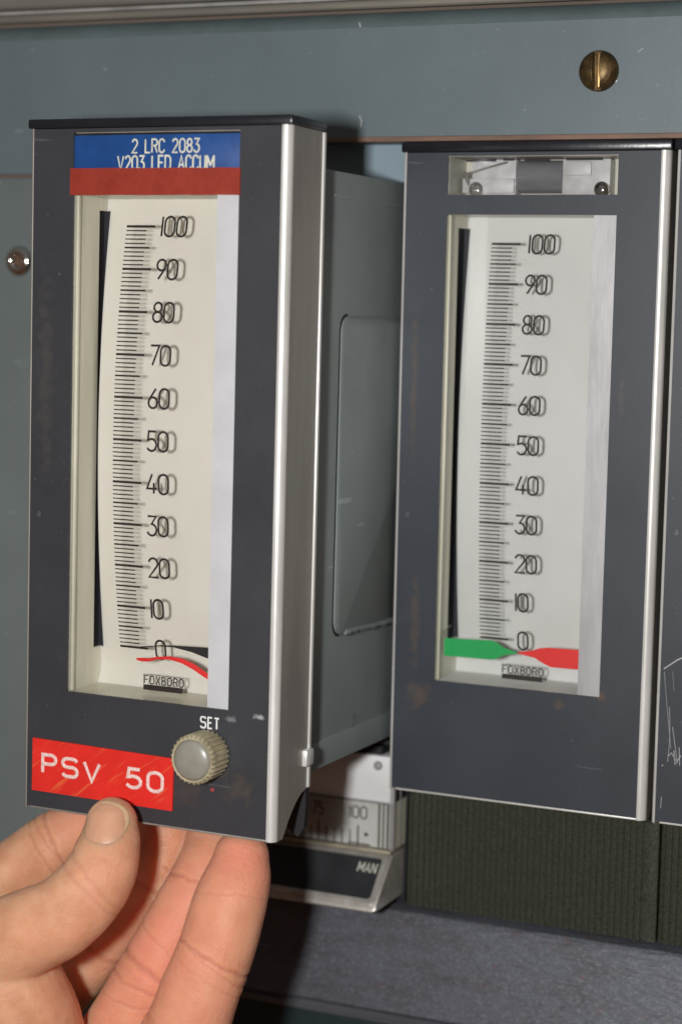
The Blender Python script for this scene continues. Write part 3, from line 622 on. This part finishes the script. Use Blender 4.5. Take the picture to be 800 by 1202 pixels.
f4 = [(-14.4,-57.0,-173.4,7.0),(-14.3,-59.0,-177.7,8.3),(-14.7,-63.0,-184.3,9.2),(-15.9,-66.0,-193.0,9.4),(-19.0,-69.0,-204.1,9.8),(-23.9,-70.0,-217.4,10.5),(-43.6,-64.0,-248.3,12.3)]
for s_, k in ((thumb,.93),(f1,.95),(f2,.95),(f3,.95),(f4,.92),(th,.95)): digit(hand, s_, (Vector((0,1,0)), k))
palm = [(-73.7,-56.0,-257,17.7),(-80.2,-54.0,-273.5,22.4),(-88.1,-54.0,-298.8,24.9),(-100.2,-56.0,-329.5,25.2),(-114.1,-60.0,-375.1,24.4),(-128.4,-64.0,-427.0,24.7)]
digit(hand, palm, (Vector((0,1,0)), .8))
digit(hand, [(-108.5,-56.0,-252.5,14.1),(-84.2,-56.0,-264.1,17.9),(-62.1,-58.0,-261.1,16.4),(-44.7,-62.0,-253.7,12.4)], (Vector((0,1,0)), .8))
me = bpy.data.meshes.new('hand_tmp'); me.from_pydata([(p[0]*.1,p[1]*.1,p[2]*.1) for p in hand.v], [], hand.f)
tmp = bpy.data.objects.new('hand_tmp', me); C.objects.link(tmp)
bm = bmesh.new(); bm.from_mesh(me); bmesh.ops.recalc_face_normals(bm, faces=bm.faces); bm.to_mesh(me); bm.free()
md = tmp.modifiers.new('r','REMESH'); md.mode = 'VOXEL'; md.voxel_size = 0.05
m2 = tmp.modifiers.new('s','SMOOTH'); m2.iterations = 5; m2.factor = .5
dg = bpy.context.evaluated_depsgraph_get(); ev = tmp.evaluated_get(dg); em_ = bpy.data.meshes.new_from_object(ev)
co = [v.co*10 for v in em_.vertices]; nos = [v.normal.copy() for v in em_.vertices]
bpy.data.objects.remove(tmp)
tips = [(Vector(s_[0][:3]), Vector(s_[0][:3])-Vector(s_[1][:3])) for s_ in (f1,f2,f3,f4,thumb)]
camdir = (CAM-Vector((-20,-70,-190))).normalized()
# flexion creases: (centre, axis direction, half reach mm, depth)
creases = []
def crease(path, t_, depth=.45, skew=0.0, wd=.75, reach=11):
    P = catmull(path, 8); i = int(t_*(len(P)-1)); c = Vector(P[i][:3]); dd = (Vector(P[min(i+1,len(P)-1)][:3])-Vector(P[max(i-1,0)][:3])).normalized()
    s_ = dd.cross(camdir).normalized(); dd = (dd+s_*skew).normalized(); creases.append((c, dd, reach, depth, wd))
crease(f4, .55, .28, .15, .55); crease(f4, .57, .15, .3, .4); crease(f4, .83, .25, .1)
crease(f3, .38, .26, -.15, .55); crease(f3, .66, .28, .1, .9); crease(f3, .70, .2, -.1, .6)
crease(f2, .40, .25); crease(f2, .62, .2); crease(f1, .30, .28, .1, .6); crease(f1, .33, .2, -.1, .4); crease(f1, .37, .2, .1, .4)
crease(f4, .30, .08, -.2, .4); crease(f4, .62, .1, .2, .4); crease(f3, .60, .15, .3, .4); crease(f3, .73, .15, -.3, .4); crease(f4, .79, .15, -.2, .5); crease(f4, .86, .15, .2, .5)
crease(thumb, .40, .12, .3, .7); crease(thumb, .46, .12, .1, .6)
red = []; cre = []
for i, p in enumerate(co):
    n_ = nos[i]; k = 0.0
    for c, dd, rc, dp, wd in creases:
        q = p-c
        if q.length < rc and n_.dot(camdir) > -.1:
            s_ = q.dot(dd)+.6*noise.noise(p*.3)+.2*noise.noise(p*1.1)
            if abs(s_) < 3*wd:
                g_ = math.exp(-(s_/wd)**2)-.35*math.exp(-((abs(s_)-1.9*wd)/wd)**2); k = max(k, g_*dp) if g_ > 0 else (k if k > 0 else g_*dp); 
    co[i] = p - n_*k + n_*(.10*noise.noise(p*.22)+.035*noise.noise(p*.9))
    f_ = 0.0
    for j, (c, d_) in enumerate(tips):
        r_ = (p-c).length; f_ = max(f_, math.exp(-(r_/17)**2)*(1 if j < 4 else .25), .8*math.exp(-((p-Vector((-28,-60,-200))).length/32)**2))
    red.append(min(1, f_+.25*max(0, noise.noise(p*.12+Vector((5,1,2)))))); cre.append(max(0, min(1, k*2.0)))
for v, p in zip(em_.vertices, co): v.co = p*S
em_.name = 'person'; em_.polygons.foreach_set('use_smooth', [True]*len(em_.polygons))
a1 = em_.attributes.new('flush','FLOAT','POINT'); a1.data.foreach_set('value', red)
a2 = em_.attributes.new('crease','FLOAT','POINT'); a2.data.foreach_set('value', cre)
def skin():
    m = bpy.data.materials.new('skin'); m.use_nodes = True; t = m.node_tree; b = t.nodes['Principled BSDF']
    tcn = t.nodes.new('ShaderNodeTexCoord'); n = t.nodes.new('ShaderNodeTexNoise'); n.inputs['Scale'].default_value = 160; n.inputs['Detail'].default_value = 6
    t.links.new(tcn.outputs['Object'], n.inputs[0]); r = t.nodes.new('ShaderNodeValToRGB'); t.links.new(n.outputs[0], r.inputs[0])
    r.color_ramp.elements[0].position = .3; r.color_ramp.elements[0].color = (0.58,0.30,0.165,1); r.color_ramp.elements[1].position = .7; r.color_ramp.elements[1].color = (0.75,0.44,0.27,1)
    def attr(nm):
        a = t.nodes.new('ShaderNodeAttribute'); a.attribute_name = nm; return a.outputs['Fac']
    def mix(src, col, fac):
        x = t.nodes.new('ShaderNodeMix'); x.data_type = 'RGBA'; x.inputs['B'].default_value = col; t.links.new(src, x.inputs['A']); t.links.new(fac, x.inputs['Factor']); return x.outputs['Result']
    c = mix(r.outputs[0], (0.78,0.30,0.20,1), attr('flush')); 
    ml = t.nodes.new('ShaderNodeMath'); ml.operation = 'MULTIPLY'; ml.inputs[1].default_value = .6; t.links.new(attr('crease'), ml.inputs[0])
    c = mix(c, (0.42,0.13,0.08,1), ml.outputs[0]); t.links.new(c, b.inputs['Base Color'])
    b.inputs['Subsurface Weight'].default_value = .85; b.inputs['Subsurface Radius'].default_value = (1,.35,.15); b.inputs['Subsurface Scale'].default_value = .008
    b.inputs['Roughness'].default_value = .55; b.inputs['Specular IOR Level'].default_value = .3
    v = t.nodes.new('ShaderNodeTexVoronoi'); v.inputs['Scale'].default_value = 1500; t.links.new(tcn.outputs['Object'], v.inputs[0])
    n2 = t.nodes.new('ShaderNodeTexNoise'); n2.inputs['Scale'].default_value = 500; n2.inputs['Detail'].default_value = 6; t.links.new(tcn.outputs['Object'], n2.inputs[0])
    mw = t.nodes.new('ShaderNodeMapping'); mw.inputs['Rotation'].default_value = (0,.35,0); mw.inputs['Scale'].default_value = (.28,1,1.3); t.links.new(tcn.outputs['Object'], mw.inputs[0])
    n4 = t.nodes.new('ShaderNodeTexNoise'); n4.inputs['Scale'].default_value = 650; n4.inputs['Detail'].default_value = 4; n4.inputs['Distortion'].default_value = .6; t.links.new(mw.outputs[0], n4.inputs[0])
    a0 = t.nodes.new('ShaderNodeMath'); t.links.new(n4.outputs[0], a0.inputs[0]); t.links.new(n2.outputs[0], a0.inputs[1])
    ad = t.nodes.new('ShaderNodeMath'); t.links.new(v.outputs['Distance'], ad.inputs[0]); t.links.new(a0.outputs[0], ad.inputs[1])
    bu = t.nodes.new('ShaderNodeBump'); bu.inputs['Strength'].default_value = .34; bu.inputs['Distance'].default_value = .0003
    t.links.new(ad.outputs[0], bu.inputs['Height']); t.links.new(bu.outputs[0], b.inputs['Normal']); return m
em_.materials.clear(); em_.materials.append(skin())
person = bpy.data.objects.new('person', em_); C.objects.link(person)
tag(person, 'bare left hand gripping the bottom of the pulled-out meter between thumb and fingers', 'hand')
# thumbnail laid on the thumb's surface
bvh = BVHTree.FromPolygons(co, [list(p.vertices) for p in em_.polygons])
nd = (CAM-Vector((-43,-80,-166))).normalized(); nd = (nd + Vector((-.32,-.12,.12))).normalized()
ax = Vector((.12,0,1)); ax = (ax-nd*ax.dot(nd)).normalized(); ay = nd.cross(ax)
c0 = Vector((-39.7,-76.3,-163.9)); rings = []; N = 26; Mn = 72
def nail_pt(rr, a, off):
    x, y = math.cos(a), math.sin(a); e_ = 2/2.5
    qx = abs(x)**e_*(1 if x > 0 else -1)*rr*5.2; qy = abs(y)**e_*(1 if y > 0 else -1)*rr*5.3
    o_ = c0+ax*qx+ay*qy
    h = bvh.ray_cast(o_+nd*40, -nd)
    if h[0] is None or (h[0]-c0).length > 11: h = bvh.find_nearest(o_+nd*5)
    p = h[0]
    n_ = h[1] if h[1] is not None else nd
    return p+nd*off
top = [[nail_pt(.02+.98*i/N, 2*math.pi*j/Mn, .20-.17*((i/N)**5)) for j in range(Mn)] for i in range(N+1)]
nm = MB(); nm.sections(top+[[nail_pt(1.0, 2*math.pi*j/Mn, -.4) for j in range(Mn)]])
m_nail = mat('thumbnail', (0.64,0.345,0.215,1), .36, 0, .05, 200, .1, 900, (1,1,.3), coat=.2)
nb = m_nail.node_tree.nodes['Principled BSDF']; nb.inputs['Subsurface Weight'].default_value = .4; nb.inputs['Subsurface Radius'].default_value = (1,.4,.2); nb.inputs['Subsurface Scale'].default_value = .002
nl = nm.build('thumbnail', m_nail, person, 60)
m_edge = mat('nail_free_edge', (0.74,0.52,0.30,1), .4, 0, .05, 200); nl.data.materials.append(m_edge)
for f in nl.data.polygons:
    q = f.center/S-c0; x_, y_ = q.dot(ax)/5.2, q.dot(ay)/5.3
    if (abs(x_)**2.5+abs(y_)**2.5)**.4 > .86+.25*max(0,.35-x_): f.material_index = 1
